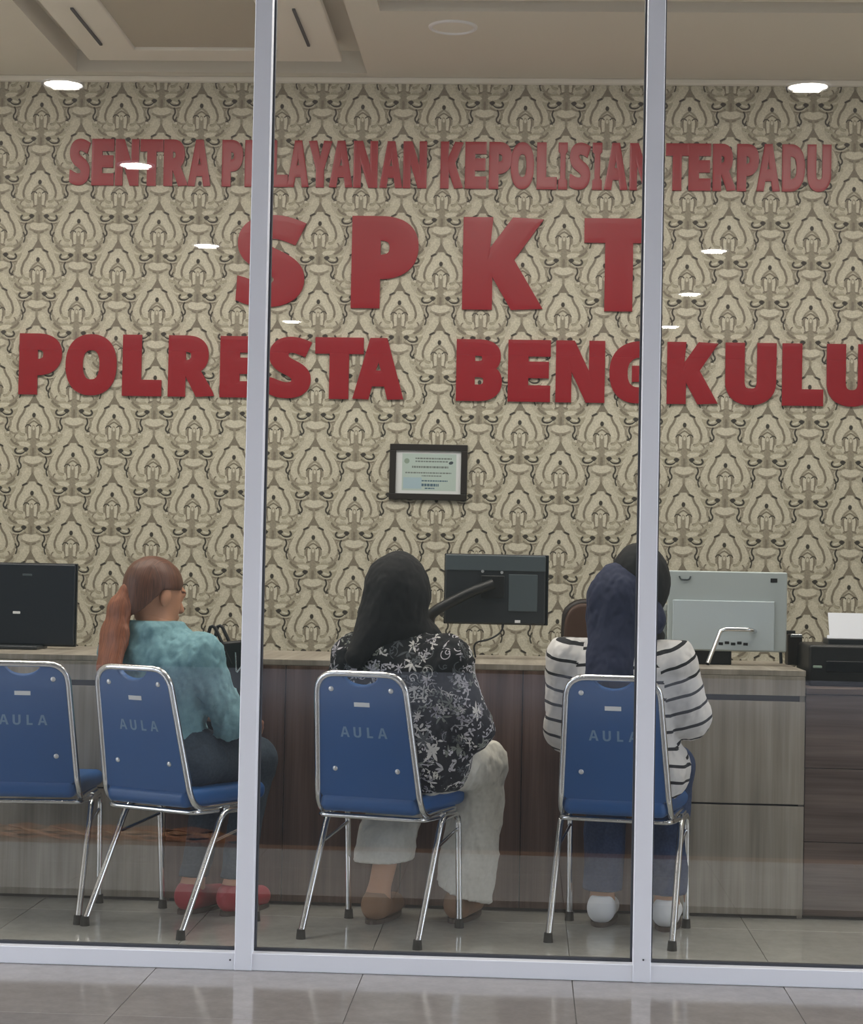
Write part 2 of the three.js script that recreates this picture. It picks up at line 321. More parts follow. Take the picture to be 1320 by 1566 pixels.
// ---------------------------------------------------------------- porch and driveway that the glass mirrors
struct('ceiling_porch', box(-6, 6, PCEIL, PCEIL + 0.3, 0, 13, 0), M.porchCeiling, 'pale canopy ceiling over the porch and driveway');
struct('trim_2', box(-6, 6, -0.12, 0, 2.26, 2.38, 0.01), std({ color: 0x9c7d68, roughness: 0.8 }), 'kerb along the porch edge');
struct('floor_driveway', box(-30, 30, -0.3, -0.12, 2.38, 40, 0), M.asphalt, 'grey driveway before the porch');
{ // terracotta pavers beside the kerb, laid askew
  const g = structGroup('floor_paving', 'terracotta pavers laid askew along the kerb'), brick = box(-0.118, 0.118, -0.13, -0.098, -0.058, 0.058, 0.006);
  const tones = [0xb5744a, 0xa4653f, 0xc08455].map(c => std({ color: c, roughness: 0.85 }));
  for (let r = 0; r < 9; r++) for (let c = 0; c < 7; c++) { const m = mesh('brick', brick, tones[(r * 5 + c * 3) % 3], g); m.position.set(-2.75 + c * 0.2 + (r % 2) * 0.1, 0, 2.52 + r * 0.115); m.rotation.y = 0.75; }
}
for (const x of [-5.6, 5.6]) for (const z of [6, 12.6]) struct('trim_3', box(x - 0.2, x + 0.2, -0.12, PCEIL, z - 0.2, z + 0.2, 0.01), M.plaster, 'canopy column').name = numbered('trim_3');
struct('wall_opposite', box(-30, 30, -0.12, 6, 18, 18.3, 0), std({ color: 0x23261f, roughness: 0.95 }), 'dark wall across the driveway');

// ---------------------------------------------------------------- lamps
function downlight(x, y, z, lit, label, group) {
  const g = thing('downlight', label, 'ceiling lamp', [x, y, z], 0, group);
  mesh('trim_ring', new THREE.LatheGeometry([[.083, .004], [.083, -.006], [.09, -.009], [.098, -.006], [.1, 0], [.1, .004]].map(p => new THREE.Vector2(...p)), 32), M.whiteMetal, g);
  const d = new THREE.CircleGeometry(0.084, 32); d.rotateX(Math.PI / 2); d.translate(0, -0.002, 0);
  mesh('lamp_diffuser', d, lit ? M.lampGlow : M.acFrame, g);
  if (lit) { const l = new THREE.RectAreaLight(0xfff8ec, PORCH_LAMP * 0.5, 0.115, 0.115); l.position.set(0, -0.012, 0); l.rotation.x = -Math.PI / 2; g.add(l); }
  return g;
}
const lampPx = [[97, 128], [208, 252], [316, 375], [446, 491], [1236, 132], [1092, 383], [1055, 449], [1024, 499]];
for (const [px, py] of lampPx) { const p = atY(px, py, PCEIL); downlight(p.x, PCEIL, -0.1 - p.z, true, 'round white downlight glowing in the canopy ceiling, mirrored in the glass', 'lit canopy downlights'); }
{ const p = atY(693, 41, CEIL); downlight(p.x, CEIL, p.z, false, 'unlit round downlight in the office ceiling', undefined); }
for (const [x, z] of [[0.1, -1.34], [1.5, -1.34], [-1.4, -1.2], [-2.7, -1.34], [-2.0, -0.45], [-0.45, -0.45], [1.1, -0.45]]) {
  const y = CEIL;
  const g = thing('led_panel', 'square LED panel lamp set flush in the office ceiling', 'ceiling lamp', [x, y, z], 0, 'office ceiling LED panels');
  mesh('panel_frame', merge([box(-.3, .3, -.018, 0, .285, .3), box(-.3, .3, -.018, 0, -.3, -.285), box(-.3, -.285, -.018, 0, -.285, .285), box(.285, .3, -.018, 0, -.285, .285)]), M.whiteMetal, g);
  const d = new THREE.PlaneGeometry(0.57, 0.57); d.rotateX(Math.PI / 2); d.translate(0, -0.01, 0); mesh('lamp_diffuser', d, M.panelGlow, g);
  const l = new THREE.RectAreaLight(0xfffaf2, ROOM_LAMP, 0.56, 0.56); l.position.set(0, -0.02, 0); l.rotation.x = -Math.PI / 2; g.add(l);
}

// ---------------------------------------------------------------- wall lettering
const font = await new FontLoader().loadAsync('fonts/droid/droid_sans_bold.typeface.json');
const glyphs = {};
function glyph(ch, bold) {
  const key = ch + bold;
  if (!glyphs[key]) {
    const g = new THREE.ExtrudeGeometry(font.generateShapes(ch, 1), { depth: 0.9, bevelEnabled: true, bevelSize: bold, bevelThickness: 0.05, bevelSegments: 1, curveSegments: 10 });
    g.computeBoundingBox(); const b = g.boundingBox; g.translate(-b.min.x, -b.min.y, -b.min.z); g.scale(1 / (b.max.x - b.min.x), 1 / (b.max.y - b.min.y), 1 / (b.max.z - b.min.z));
    glyphs[key] = g;
  }
  return glyphs[key];
}
const LZ = WALLZ;
function lettering(name, label, letters, y0, y1, depth, bold) {
  const xm = atZ((letters[0][1] + letters[letters.length - 1][2]) / 2, 400, LZ).x, g = thing(name, label, 'lettering', [xm, y0, LZ]);
  for (const [ch, a, b] of letters) {
    const ym = 1.17 - 0, py = 872 - (y0 + y1 - 2 * 1.17) / 2 * 345, xa = atZ(a, py, LZ).x, xb = atZ(b, py, LZ).x;
    const m = mesh('letter', glyph(ch, bold), M.red, g); m.position.set(xa - xm, 0, 0); m.scale.set(xb - xa, y1 - y0, depth);
  }
}
const zip = (s, a) => [...s].map((c, i) => [c, a[i][0], a[i][1]]);
lettering('wall_lettering', 'red raised letters reading SENTRA PELAYANAN KEPOLISIAN TERPADU along the top of the papered wall', zip('SENTRAPELAYANANKEPOLISIANTERPADU', [[107, 138.5], [141, 175], [177, 213], [215, 250], [251, 288], [288, 323], [340, 372], [375, 404], [408, 441], [440, 473], [472, 508], [504, 540], [541, 578], [581, 616], [617, 653], [674, 709], [711.5, 744], [748, 783], [781, 817], [821, 852], [854, 868], [871, 903.5], [906, 921], [924, 960], [963, 999], [1018, 1053], [1053, 1087], [1090, 1125.5], [1127, 1160.5], [1157, 1193], [1196, 1231], [1234.5, 1271]]), 2.862, 3.072, 0.012, 0.058);
lettering('wall_lettering', 'large red raised letters reading SPKT widely spaced in the middle of the sign', zip('SPKT', [[362, 468], [538, 640], [708, 831], [893, 1000]]), 2.322, 2.735, 0.014, 0.06);
lettering('wall_lettering', 'red raised letters reading POLRESTA BENGKULU above the framed certificate', zip('POLRESTABENGKULU', [[30, 95], [101, 179], [188, 248], [258, 329], [337, 400], [411, 477], [482, 556], [540, 618], [698, 768], [777, 842], [850, 925], [932, 1010], [1020, 1098], [1109, 1187], [1196, 1259], [1264, 1341]]), 1.915, 2.19, 0.014, 0.062);

// ---------------------------------------------------------------- framed certificate
{
  const a = atZ(597, 679, WALLZ), b = atZ(714, 766, WALLZ), w = b.x - a.x, h = a.y - b.y;
  const g = thing('certificate_frame', 'dark wood frame holding a printed certificate on the papered wall', 'picture frame', [(a.x + b.x) / 2, (a.y + b.y) / 2, WALLZ]);
  g.rotation.z = -0.004;
  const t = 0.028, bars = [[-w / 2, w / 2, h / 2 - t, h / 2], [-w / 2, w / 2, -h / 2, -h / 2 + t], [-w / 2, -w / 2 + t, -h / 2 + t, h / 2 - t], [w / 2 - t, w / 2, -h / 2 + t, h / 2 - t]];
  mesh('frame', merge(bars.map(q => box(...q, 0.0, 0.022, 0.003))), M.frameWood, g);
  const iw = w - 2 * t + 0.004, ih = h - 2 * t + 0.004;
  const sheet = canvasTexture(512, Math.round(512 * ih / iw), (ctx, W, H) => {
    ctx.fillStyle = '#dfe3e6'; ctx.fillRect(0, 0, W, H); ctx.fillStyle = '#b9cbc6'; ctx.fillRect(W * .1, H * .08, W * .82, H * .84); ctx.fillStyle = '#a9c2cf'; ctx.fillRect(W * .12, H * .62, W * .28, H * .26);
    ctx.fillStyle = '#77807c';
    const line = (x0, x1, y, hh) => { let x = x0; while (x < x1) { const l = 0.015 + 0.03 * rnd(); ctx.fillRect(x * W, y * H, Math.min(l, x1 - x) * W, hh * H); x += l + 0.008; } };
    line(.3, .85, .17, .035); line(.3, .8, .24, .03); line(.25, .8, .36, .045); line(.15, .85, .5, .03); line(.4, .7, .57, .025); ctx.fillStyle = '#4f6a7c'; line(.4, .8, .68, .03); line(.4, .66, .76, .06); line(.45, .6, .85, .03);
    ctx.fillStyle = '#3f4a52'; ctx.beginPath(); ctx.ellipse(W * .84, H * .28, W * .035, H * .035, -.3, 0, 7); ctx.fill(); ctx.fillStyle = '#8fa294'; ctx.beginPath(); ctx.arc(W * .17, H * .25, W * .04, 0, 7); ctx.fill();
  }, false);
  const p = new THREE.PlaneGeometry(iw, ih); p.translate(0, 0, 0.009); mesh('certificate_sheet', p, std({ map: sheet, roughness: 0.5 }), g);
  mesh('backing', box(-iw / 2, iw / 2, -ih / 2, ih / 2, 0.001, 0.008, 0), M.black, g);
}

// ---------------------------------------------------------------- counter
const CF = -1.075, CT = 0.845, CD = -1.72;
function unit(name, label, x0, x1, mat, rows, group) {
  const g = thing(name, label, 'cabinet', [(x0 + x1) / 2, 0, (CF + CD) / 2], 0, group), w = (x1 - x0) / 2, zf = CF - (CF + CD) / 2, zb = -zf;
  mesh('carcass', box(-w + 0.002, w - 0.002, 0, CT - 0.02, zb, zf - 0.019, 0.001), M.groove, g);
  for (const [n, y0, y1, cols] of rows) for (let c = 0; c < cols; c++) {
    const a = -w + 2 * w * c / cols, b = -w + 2 * w * (c + 1) / cols;
    mesh(n, box(a + 0.0015, b - 0.0015, y0, y1, zf - 0.018, zf, 0.0015), mat, g);
  }
  mesh('side_panel', box(w - 0.018, w - 0.0005, 0.0, CT - 0.02, zb, zf - 0.018, 0.001), mat, g);
  mesh('side_panel', box(-w + 0.0005, -w + 0.018, 0.0, CT - 0.02, zb, zf - 0.018, 0.001), mat, g);
  return g;
}
const rows3 = [['drawer_front', 0.758, CT - 0.021, 1], ['door', 0.389, 0.738, 1], ['door', 0.012, 0.382, 1]];
unit('counter_cabinet', 'pale wood-grain counter cabinet behind the two chairs at the left monitor', -2.9, -1.97, M.cabinetLight, rows3);
unit('counter_cabinet', 'pale wood-grain counter cabinet in front of the woman with the ponytail', -1.97, -1.24, M.cabinetLight, rows3);
unit('counter_desk', 'dark brown wood-grain counter front before the woman in the floral top', -1.24, -0.42, M.cabinetDark, [['front_panel', 0.012, CT - 0.021, 2]]);
unit('counter_desk', 'dark brown wood-grain counter front between floral top and striped sweater', -0.42, 0.4, M.cabinetDark, [['front_panel', 0.012, CT - 0.021, 2]]);
unit('counter_cabinet', 'pale wood-grain counter cabinet with dark slot under the white all-in-one computer', 0.4, 0.955, M.cabinetLight, rows3);
{
  const t = thing('counter_worktop', 'long thin pale worktop running along the counter', 'worktop', [0, CT - 0.02, 0]);
  mesh('worktop_board', box(-2.9, 0.955, 0, 0.02, CD - 0.03, CF, 0.002), M.cabinetLight, t);
  const s = thing('side_cabinet', 'lower dark cabinet with horizontal grain under the printer', 'cabinet', [1.6, 0, (CF + CD) / 2]);
  const zf = CF - 0.01 - (CF + CD) / 2;
  mesh('carcass', box(-.64, .64, 0, .765, -.32, zf - 0.018, .002), M.groove, s);
  for (let k = 0; k < 3; k++) mesh('front_panel', box(-.643, .64, .012 + k * .251, .012 + k * .251 + .249, zf - .018, zf, .0015), M.cabinetHoriz, s);
  mesh('cabinet_top', box(-.643, .66, .766, .786, -.34, zf + 0.004, .002), M.cabinetHoriz, s);
}

// ---------------------------------------------------------------- chairs
const TILT = Math.atan(0.105 / 0.45);
const onBack = (x, t, off = 0) => V(x, 0.39 + t * Math.cos(TILT) - off * Math.sin(TILT), 0.13 + t * Math.sin(TILT) + off * Math.cos(TILT));
function makeChair(label) {
  const c = thing('visitor_chair', label, 'chair', [0, 0, 0], 0, 'blue chairs at the counter');
  const HB = 0.175, HT = 0.145;
  const side = s => [V(s * HB, 0.392, -0.17), V(s * HB, 0.392, 0.13), onBack(s * HT, 0.46)];
  mesh('back_frame', tube([...side(-1), ...side(1).reverse()], 0.0105, 0.065, 110), M.chrome, c);
  for (const s of [-1, 1]) {
    const mid = V(s * 0.195, 0.378, -0.08);
    const rear = mesh('leg', tube([V(s * 0.195, 0.02, 0.2), V(s * 0.195, 0.378, 0.0), mid], 0.0105, 0.05, 30), M.chrome, c);
    const front = mesh('leg', tube([V(s * 0.195, 0.02, -0.19), V(s * 0.195, 0.378, -0.16), mid], 0.0105, 0.05, 30), M.chrome, c);
    for (const [l, z] of [[rear, 0.203], [front, -0.191]]) { const q = cyl(0.0155, 0.03, 14, 0.013); q.translate(s * 0.195, 0.015, z); mesh('foot_cap', q, M.rubber, l); }
    mesh('brace', tube([V(s * 0.193, 0.285, 0.052), V(s * 0.193, 0.325, -0.165)], 0.006, 0, 4), M.chrome, c);
    mesh('seat_bracket', box(s * 0.185 - 0.012, s * 0.185 + 0.012, 0.378, 0.395, -0.13, -0.03), M.chrome, c);
  }
  mesh('crossbar', tube([V(-0.19, 0.383, 0.02), V(-0.175, 0.383, 0.125), V(0.175, 0.383, 0.125), V(0.19, 0.383, 0.02)], 0.008, 0.03, 40), M.chrome, c);
  // seat cushion
  const sg = new RoundedBoxGeometry(0.385, 0.055, 0.40, 5, 0.024), sp = sg.attributes.position;
  for (let i = 0; i < sp.count; i++) { const x = sp.getX(i), z = sp.getZ(i); if (sp.getY(i) > 0) sp.setY(i, sp.getY(i) + 0.012 * (1 - (x / 0.2) ** 2) * (1 - (z / 0.21) ** 2)); if (z > 0) sp.setX(i, x * (1 - 0.16 * z / 0.2)); }
  sg.computeVertexNormals(); sg.translate(0, 0.425, -0.045); mesh('seat', sg, M.chairBlue, c);
  // back pad in the plane of the back frame
  const w0 = 0.163, w1 = 0.135, t0 = 0.045, t1 = 0.447, sh = new THREE.Shape();
  sh.moveTo(-w0 + 0.04, t0 + 0.004); sh.quadraticCurveTo(0, t0 - 0.012, w0 - 0.04, t0 + 0.004); sh.quadraticCurveTo(w0 + 0.001, t0 + 0.006, w0, t0 + 0.045); sh.lineTo(w1 + 0.003, t1 - 0.05); sh.quadraticCurveTo(w1, t1, w1 - 0.05, t1);
  sh.lineTo(0.062, t1); sh.quadraticCurveTo(0.045, t1 - 0.03, 0, t1 - 0.031); sh.quadraticCurveTo(-0.045, t1 - 0.03, -0.062, t1); sh.lineTo(-w1 + 0.05, t1); sh.quadraticCurveTo(-w1, t1, -w1 - 0.003, t1 - 0.05); sh.lineTo(-w0, t0 + 0.045); sh.quadraticCurveTo(-w0 - 0.001, t0 + 0.006, -w0 + 0.04, t0 + 0.004);
  const pg = new THREE.ExtrudeGeometry(sh, { depth: 0.016, bevelEnabled: true, bevelSize: 0.005, bevelThickness: 0.005, bevelSegments: 3, curveSegments: 12 }); pg.translate(0, 0, -0.018);
  const pad = mesh('back_pad', pg, M.chairBlue, c); pad.position.set(0, 0.39, 0.13); pad.rotation.x = TILT;
  for (const [x, t] of [[-0.1, 0.41], [0.1, 0.41], [-0.105, 0.15], [0.105, 0.15]]) { const r = new THREE.SphereGeometry(0.0085, 14, 8, 0, 7, 0, Math.PI / 2); r.scale(1, 0.55, 1); r.rotateX(Math.PI / 2); r.translate(x, t, 0.003); mesh('rivet', r, M.rivet, pad); }
  mesh('maker_sticker', box(-0.026, 0.026, 0.355, 0.369, 0.002, 0.0042, 0.0005), M.sticker, pad);
  const word = [];
  [...'AULA'].forEach((ch, i) => { const g = new THREE.ExtrudeGeometry(font.generateShapes(ch, 0.034), { depth: 0.0006, bevelEnabled: false, curveSegments: 4 }); g.computeBoundingBox(); g.translate(-(g.boundingBox.max.x + g.boundingBox.min.x) / 2 + (i - 1.5) * 0.042, 0.255, 0.0031); word.push(g); });
  mesh('stencilled_word', merge(word), M.stencil, pad).userData.label = 'faded stencilled word AULA';
  return c;
}
const chairs = [[-1.635, -0.812, -3, 'blue visitor chair standing empty before the left monitor'], [-1.135, -0.69, 28, 'blue visitor chair turned to the side under the woman in teal'], [-0.445, -0.627, 17, 'blue visitor chair under the woman in the black floral top'], [0.315, -0.715, 11, 'blue visitor chair under the woman in the striped sweater']];
const chair0 = makeChair(chairs[0][3]);
chairs.forEach(([x, z, a, label], i) => {
  const c = i ? chair0.clone() : chair0;
  if (i) { c.name = numbered('visitor_chair'); c.userData = { ...chair0.userData, label }; scene.add(c); }
  c.position.set(x, 0, z); c.rotation.y = -a * D2R;
});
// ---------------------------------------------------------------- people: signed distances meshed by surface nets
const len3 = (x, y, z) => Math.sqrt(x * x + y * y + z * z);
const cap = (a, b, ra, rb, sz = 1) => ({ a, b, ra, rb, sz });
const ell = (c, r, q) => ({ c, r, q });
function dist(s, x, y, z) {
  if (s.r) {
    let px = x - s.c[0], py = y - s.c[1], pz = z - s.c[2];
    if (s.q) { const m = s.q; [px, py, pz] = [m[0] * px + m[1] * py + m[2] * pz, m[3] * px + m[4] * py + m[5] * pz, m[6] * px + m[7] * py + m[8] * pz]; }
    const r = s.r, k0 = len3(px / r[0], py / r[1], pz / r[2]), k1 = len3(px / r[0] ** 2, py / r[1] ** 2, pz / r[2] ** 2);
    return k1 > 1e-9 ? k0 * (k0 - 1) / k1 : -Math.min(...r);
  }
  const [ax, ay, az] = s.a, bx = s.b[0] - ax, by = s.b[1] - ay, bz = s.b[2] - az, px = x - ax, py = y - ay, pz = z - az;
  let t = (px * bx + py * by + pz * bz) / (bx * bx + by * by + bz * bz || 1); t = t < 0 ? 0 : t > 1 ? 1 : t;
  return len3(px - bx * t, py - by * t, (pz - bz * t) / s.sz) - (s.ra + (s.rb - s.ra) * t);
}
function smin(a, b, k) { const h = Math.max(k - Math.abs(a - b), 0) / k; return Math.min(a, b) - h * h * k * 0.25; }
function field(list, k, grow = 0) { return (x, y, z) => { let d = 9; for (const s of list) d = smin(d, dist(s, x, y, z), s.k ?? k); return d - grow; }; }
function bounds(list, pad) {
  const lo = [9, 9, 9], hi = [-9, -9, -9];
  for (const s of list) for (const [p, r] of s.r ? [[s.c, Math.max(...s.r)]] : [[s.a, s.ra], [s.b, s.rb]]) for (let i = 0; i < 3; i++) { lo[i] = Math.min(lo[i], p[i] - r - pad); hi[i] = Math.max(hi[i], p[i] + r + pad); }
  return [lo, hi];
}
function nets(f, [lo, hi], cell) {
  const n = [0, 1, 2].map(i => Math.ceil((hi[i] - lo[i]) / cell) + 2), [nx, ny, nz] = n, v = new Float32Array(nx * ny * nz), id = new Int32Array(nx * ny * nz).fill(-1);
  const at = (i, j, k) => (k * ny + j) * nx + i;
  for (let k = 0; k < nz; k++) for (let j = 0; j < ny; j++) for (let i = 0; i < nx; i++) v[at(i, j, k)] = f(lo[0] + i * cell, lo[1] + j * cell, lo[2] + k * cell);
  const pos = [], idx = [];
  for (let k = 0; k < nz - 1; k++) for (let j = 0; j < ny - 1; j++) for (let i = 0; i < nx - 1; i++) {
    let sx = 0, sy = 0, sz = 0, c = 0;
    for (let e = 0; e < 12; e++) {
      const ax = e >> 2, b = e & 1, d = (e >> 1) & 1, p = [0, 0, 0]; p[(ax + 1) % 3] = b; p[(ax + 2) % 3] = d; const q = [...p]; q[ax] = 1;
      const va = v[at(i + p[0], j + p[1], k + p[2])], vb = v[at(i + q[0], j + q[1], k + q[2])];
      if (va < 0 === vb < 0) continue; const t = va / (va - vb); p[ax] = t; sx += p[0]; sy += p[1]; sz += p[2]; c++;
    }
    if (c) { id[at(i, j, k)] = pos.length / 3; pos.push(lo[0] + (i + sx / c) * cell, lo[1] + (j + sy / c) * cell, lo[2] + (k + sz / c) * cell); }
  }
  const quad = (a, b, c, d, flip) => { if (Math.min(a, b, c, d) < 0) return; flip ? idx.push(a, c, b, a, d, c) : idx.push(a, b, c, a, c, d); };
  for (let k = 1; k < nz - 1; k++) for (let j = 1; j < ny - 1; j++) for (let i = 1; i < nx - 1; i++) {
    const s = v[at(i, j, k)] < 0;
    if (s !== v[at(i + 1, j, k)] < 0) quad(id[at(i, j - 1, k - 1)], id[at(i, j, k - 1)], id[at(i, j, k)], id[at(i, j - 1, k)], !s);
    if (s !== v[at(i, j + 1, k)] < 0) quad(id[at(i - 1, j, k - 1)], id[at(i - 1, j, k)], id[at(i, j, k)], id[at(i, j, k - 1)], !s);
    if (s !== v[at(i, j, k + 1)] < 0) quad(id[at(i - 1, j - 1, k)], id[at(i, j - 1, k)], id[at(i, j, k)], id[at(i - 1, j, k)], !s);
  }
  const g = new THREE.BufferGeometry(), P = new Float32Array(pos), N = new Float32Array(pos.length), e = cell * 0.6;
  for (let i = 0; i < P.length; i += 3) {
    const [x, y, z] = [P[i], P[i + 1], P[i + 2]]; let a = f(x + e, y, z) - f(x - e, y, z), b = f(x, y + e, z) - f(x, y - e, z), c = f(x, y, z + e) - f(x, y, z - e); const l = len3(a, b, c) || 1;
    N[i] = a / l; N[i + 1] = b / l; N[i + 2] = c / l;
  }
  g.setAttribute('position', new THREE.BufferAttribute(P, 3)); g.setAttribute('normal', new THREE.BufferAttribute(N, 3)); g.setIndex(idx); return g;
}
// uv of each triangle from one rule, so that no triangle spans two rules
function clothUV(geo, scale, bones) {
  const g = geo.toNonIndexed(), p = g.attributes.position, n = g.attributes.normal, uv = new Float32Array(p.count * 2);
  for (let i = 0; i < p.count; i += 3) {
    let cx = 0, cy = 0, cz = 0, ax = 0, az = 0, ay = 0;
    for (let k = 0; k < 3; k++) { cx += p.getX(i + k) / 3; cy += p.getY(i + k) / 3; cz += p.getZ(i + k) / 3; ax += n.getX(i + k); ay += n.getY(i + k); az += n.getZ(i + k); }
    let best = null, bd = 1e9;
    if (bones) for (const b of bones) { const d = dist(b, cx, cy, cz); if (d < bd) { bd = d; best = b; } }
    for (let k = 0; k < 3; k++) {
      const x = p.getX(i + k), y = p.getY(i + k), z = p.getZ(i + k); let u, v;
      if (best) { const d = V(...best.b).sub(V(...best.a)).normalize(); u = x; v = best.up ? y : (best.s0 ?? 0) - d.dot(V(x, y, z).sub(V(...best.a))); if (best.wav) v += 0.004 * Math.sin(x * 30) + 0.003 * Math.sin(z * 40); }
      else if (Math.abs(ay) > Math.abs(ax) && Math.abs(ay) > Math.abs(az)) { u = x; v = z; } else if (Math.abs(ax) > Math.abs(az)) { u = z; v = y; } else { u = x; v = y; }
      uv[(i + k) * 2] = u * scale; uv[(i + k) * 2 + 1] = v * scale;
    }
  }
  g.setAttribute('uv', new THREE.BufferAttribute(uv, 2)); return g;
}
function turned(H, yaw, pitch) { // head-local point -> figure
  const e = new THREE.Matrix4().makeRotationFromEuler(new THREE.Euler(pitch, yaw, 0, 'YXZ')), inv = e.clone().transpose().elements;
  return { p: (x, y, z) => { const v = V(x, y, z).applyMatrix4(e); return [H[0] + v.x, H[1] + v.y, H[2] + v.z]; }, q: [inv[0], inv[4], inv[8], inv[1], inv[5], inv[9], inv[2], inv[6], inv[10]], dir: (x, y, z) => V(x, y, z).applyMatrix4(e), inv: (x, y, z) => V(x - H[0], y - H[1], z - H[2]).applyMatrix4(e.clone().transpose()) };
}
function hand(w, fwd, up, side) { // wrist, pointing direction, back of the hand, thumb side (+1 / -1)
  const f = V(...fwd).normalize(), u = V(...up).addScaledVector(f, -f.dot(V(...up))).normalize(), s = f.clone().cross(u).multiplyScalar(side);
  const P = (a, b, c) => V(...w).addScaledVector(f, a).addScaledVector(s, b).addScaledVector(u, c).toArray(), L = [];
  L.push(cap(P(0, 0, 0), P(0.03, 0, 0), 0.022, 0.024)); for (const o of [-0.026, -0.009, 0.009, 0.026]) L.push(cap(P(0.025, o * 0.6, 0), P(0.082, o, 0), 0.013, 0.0105));
  [[-0.027, 0.062], [-0.009, 0.074], [0.009, 0.08], [0.027, 0.071]].forEach(([o, l]) => { const a = P(0.082, o, 0), b = P(0.082 + l * 0.45, o * 1.08, -0.008), c = P(0.082 + l * 0.75, o * 1.1, -0.026), d = P(0.082 + l * 0.88, o * 1.1, -0.044); L.push({ ...cap(a, b, 0.0095, 0.009), k: 0.004 }, { ...cap(b, c, 0.009, 0.0083), k: 0.004 }, { ...cap(c, d, 0.0083, 0.0075), k: 0.004 }); });
  const a = P(0.02, 0.022, -0.004), b = P(0.052, 0.046, -0.014), c = P(0.08, 0.054, -0.024); L.push({ ...cap(a, b, 0.013, 0.0105), k: 0.008 }, { ...cap(b, c, 0.0105, 0.0085), k: 0.004 });
  return L;
}
const mid = (a, b, t) => a.map((x, i) => x + (b[i] - x) * t);
const folds = (x, y, z, a) => a * (noise3(x * 9, y * 5, z * 9) + 0.6 * noise3(x * 22 + 7, y * 13, z * 22) + 0.35 * noise3(x * 46, y * 30 + 3, z * 46));
function figure(j, skin) {
  const S = [], h = turned(j.head, j.headYaw, j.headPitch), out = { j, h };
  out.torso = [ell(mid(j.pelvis, j.chest, 0.0), [0.155, 0.12, 0.125]), ell(mid(j.pelvis, j.chest, 0.5), [0.125, 0.15, 0.095]), ell(j.chest, [0.15, 0.15, 0.1]), cap(mid(j.chest, j.shoulderR, 0.55), j.shoulderR, 0.075, 0.058), cap(mid(j.chest, j.shoulderL, 0.55), j.shoulderL, 0.075, 0.058), cap([j.neck[0], j.neck[1] - 0.06, j.neck[2]], j.neck, 0.07, 0.052)];
  out.armR = [cap(j.shoulderR, j.elbowR, 0.05, 0.04), cap(j.elbowR, j.wristR, 0.039, 0.025)]; out.armL = [cap(j.shoulderL, j.elbowL, 0.05, 0.04), cap(j.elbowL, j.wristL, 0.039, 0.025)];
  out.legR = [cap(j.hipR, j.kneeR, 0.082, 0.058), cap(j.kneeR, j.ankleR, 0.056, 0.036)]; out.legL = [cap(j.hipL, j.kneeL, 0.082, 0.058), cap(j.kneeL, j.ankleL, 0.056, 0.036)];
  const foot = a => [cap([a[0], a[1] - 0.01, a[2]], [a[0], 0.045, a[2] + 0.02], 0.036, 0.034), cap([a[0], 0.045, a[2] + 0.02], [a[0], 0.034, a[2] - 0.15], 0.032, 0.026)];
  const bodyList = [...out.torso, ...out.armR, ...out.armL, ...out.legR, ...out.legL, ...foot(j.ankleR), ...foot(j.ankleL), cap(j.neck, h.p(0, -0.05, 0.015), 0.05, 0.05)];
  const headList = [ell(h.p(0, 0.022, 0.008), [0.074, 0.088, 0.094], h.q), ell(h.p(0, -0.04, -0.028), [0.058, 0.07, 0.064], h.q), cap(h.p(0, -0.085, -0.06), h.p(0, -0.09, -0.07), 0.024, 0.02), { ...cap(h.p(0, 0.005, -0.088), h.p(0, -0.028, -0.106), 0.009, 0.014), k: 0.012 }, { ...cap(h.p(-0.03, 0.022, -0.08), h.p(0.03, 0.022, -0.08), 0.014, 0.014), k: 0.02 }, { ...cap(h.p(-0.018, -0.058, -0.086), h.p(0.018, -0.058, -0.086), 0.008, 0.008), k: 0.01 }, { ...ell(h.p(0.078, -0.008, 0.012), [0.011, 0.032, 0.02], h.q), k: 0.01 }, { ...ell(h.p(-0.078, -0.008, 0.012), [0.011, 0.032, 0.02], h.q), k: 0.01 }, cap(h.p(0, -0.06, 0.01), [j.neck[0], j.neck[1] + 0.02, j.neck[2]], 0.05, 0.05), ...[-1, 1].map(s => ({ ...ell(h.p(s * 0.031, 0.002, -0.074), [0.012, 0.01, 0.012], h.q), k: 0.004 }))];
  const hr = hand(j.wristR, V(...j.wristR).sub(V(...j.elbowR)).toArray(), [0.3, 1, 0], -1), hl = hand(j.wristL, V(...j.wristL).sub(V(...j.elbowL)).toArray(), [-0.3, 1, 0], 1);
  const parts = [[bodyList, 0.03, 0.012], [headList, 0.03, 0.004], [hr, 0.012, 0.004], [hl, 0.012, 0.004]].map(([l, k, c]) => nets(field(l, k), bounds(l, 0.02), c));
  for (const g of parts) {
    const p = g.attributes.position, col = new Float32Array(p.count * 3).fill(1);
    if (g === parts[1]) for (let i = 0; i < p.count; i++) { const q = h.inv(p.getX(i), p.getY(i), p.getZ(i)), ex = Math.abs(q.x) - 0.031, ey = q.y - 0.002; let c = null; if (q.z < -0.06 && ex * ex * 0.5 + ey * ey < 0.00005) c = ex * ex + ey * ey < 0.00003 ? [0.05, 0.03, 0.02] : [1.2, 1.25, 1.3]; else if (q.z < -0.07 && Math.abs(q.y + 0.058) < 0.007 && Math.abs(q.x) < 0.022) c = [0.85, 0.5, 0.5]; else if (q.z < -0.06 && Math.abs(q.y - 0.026) < 0.004 && ex * ex < 0.0004) c = [0.15, 0.1, 0.08]; if (c) col.set(c, i * 3); }
    g.setAttribute('color', new THREE.BufferAttribute(col, 3));
  }
  out.bodyGeo = mergeGeometries(parts); return out;
}
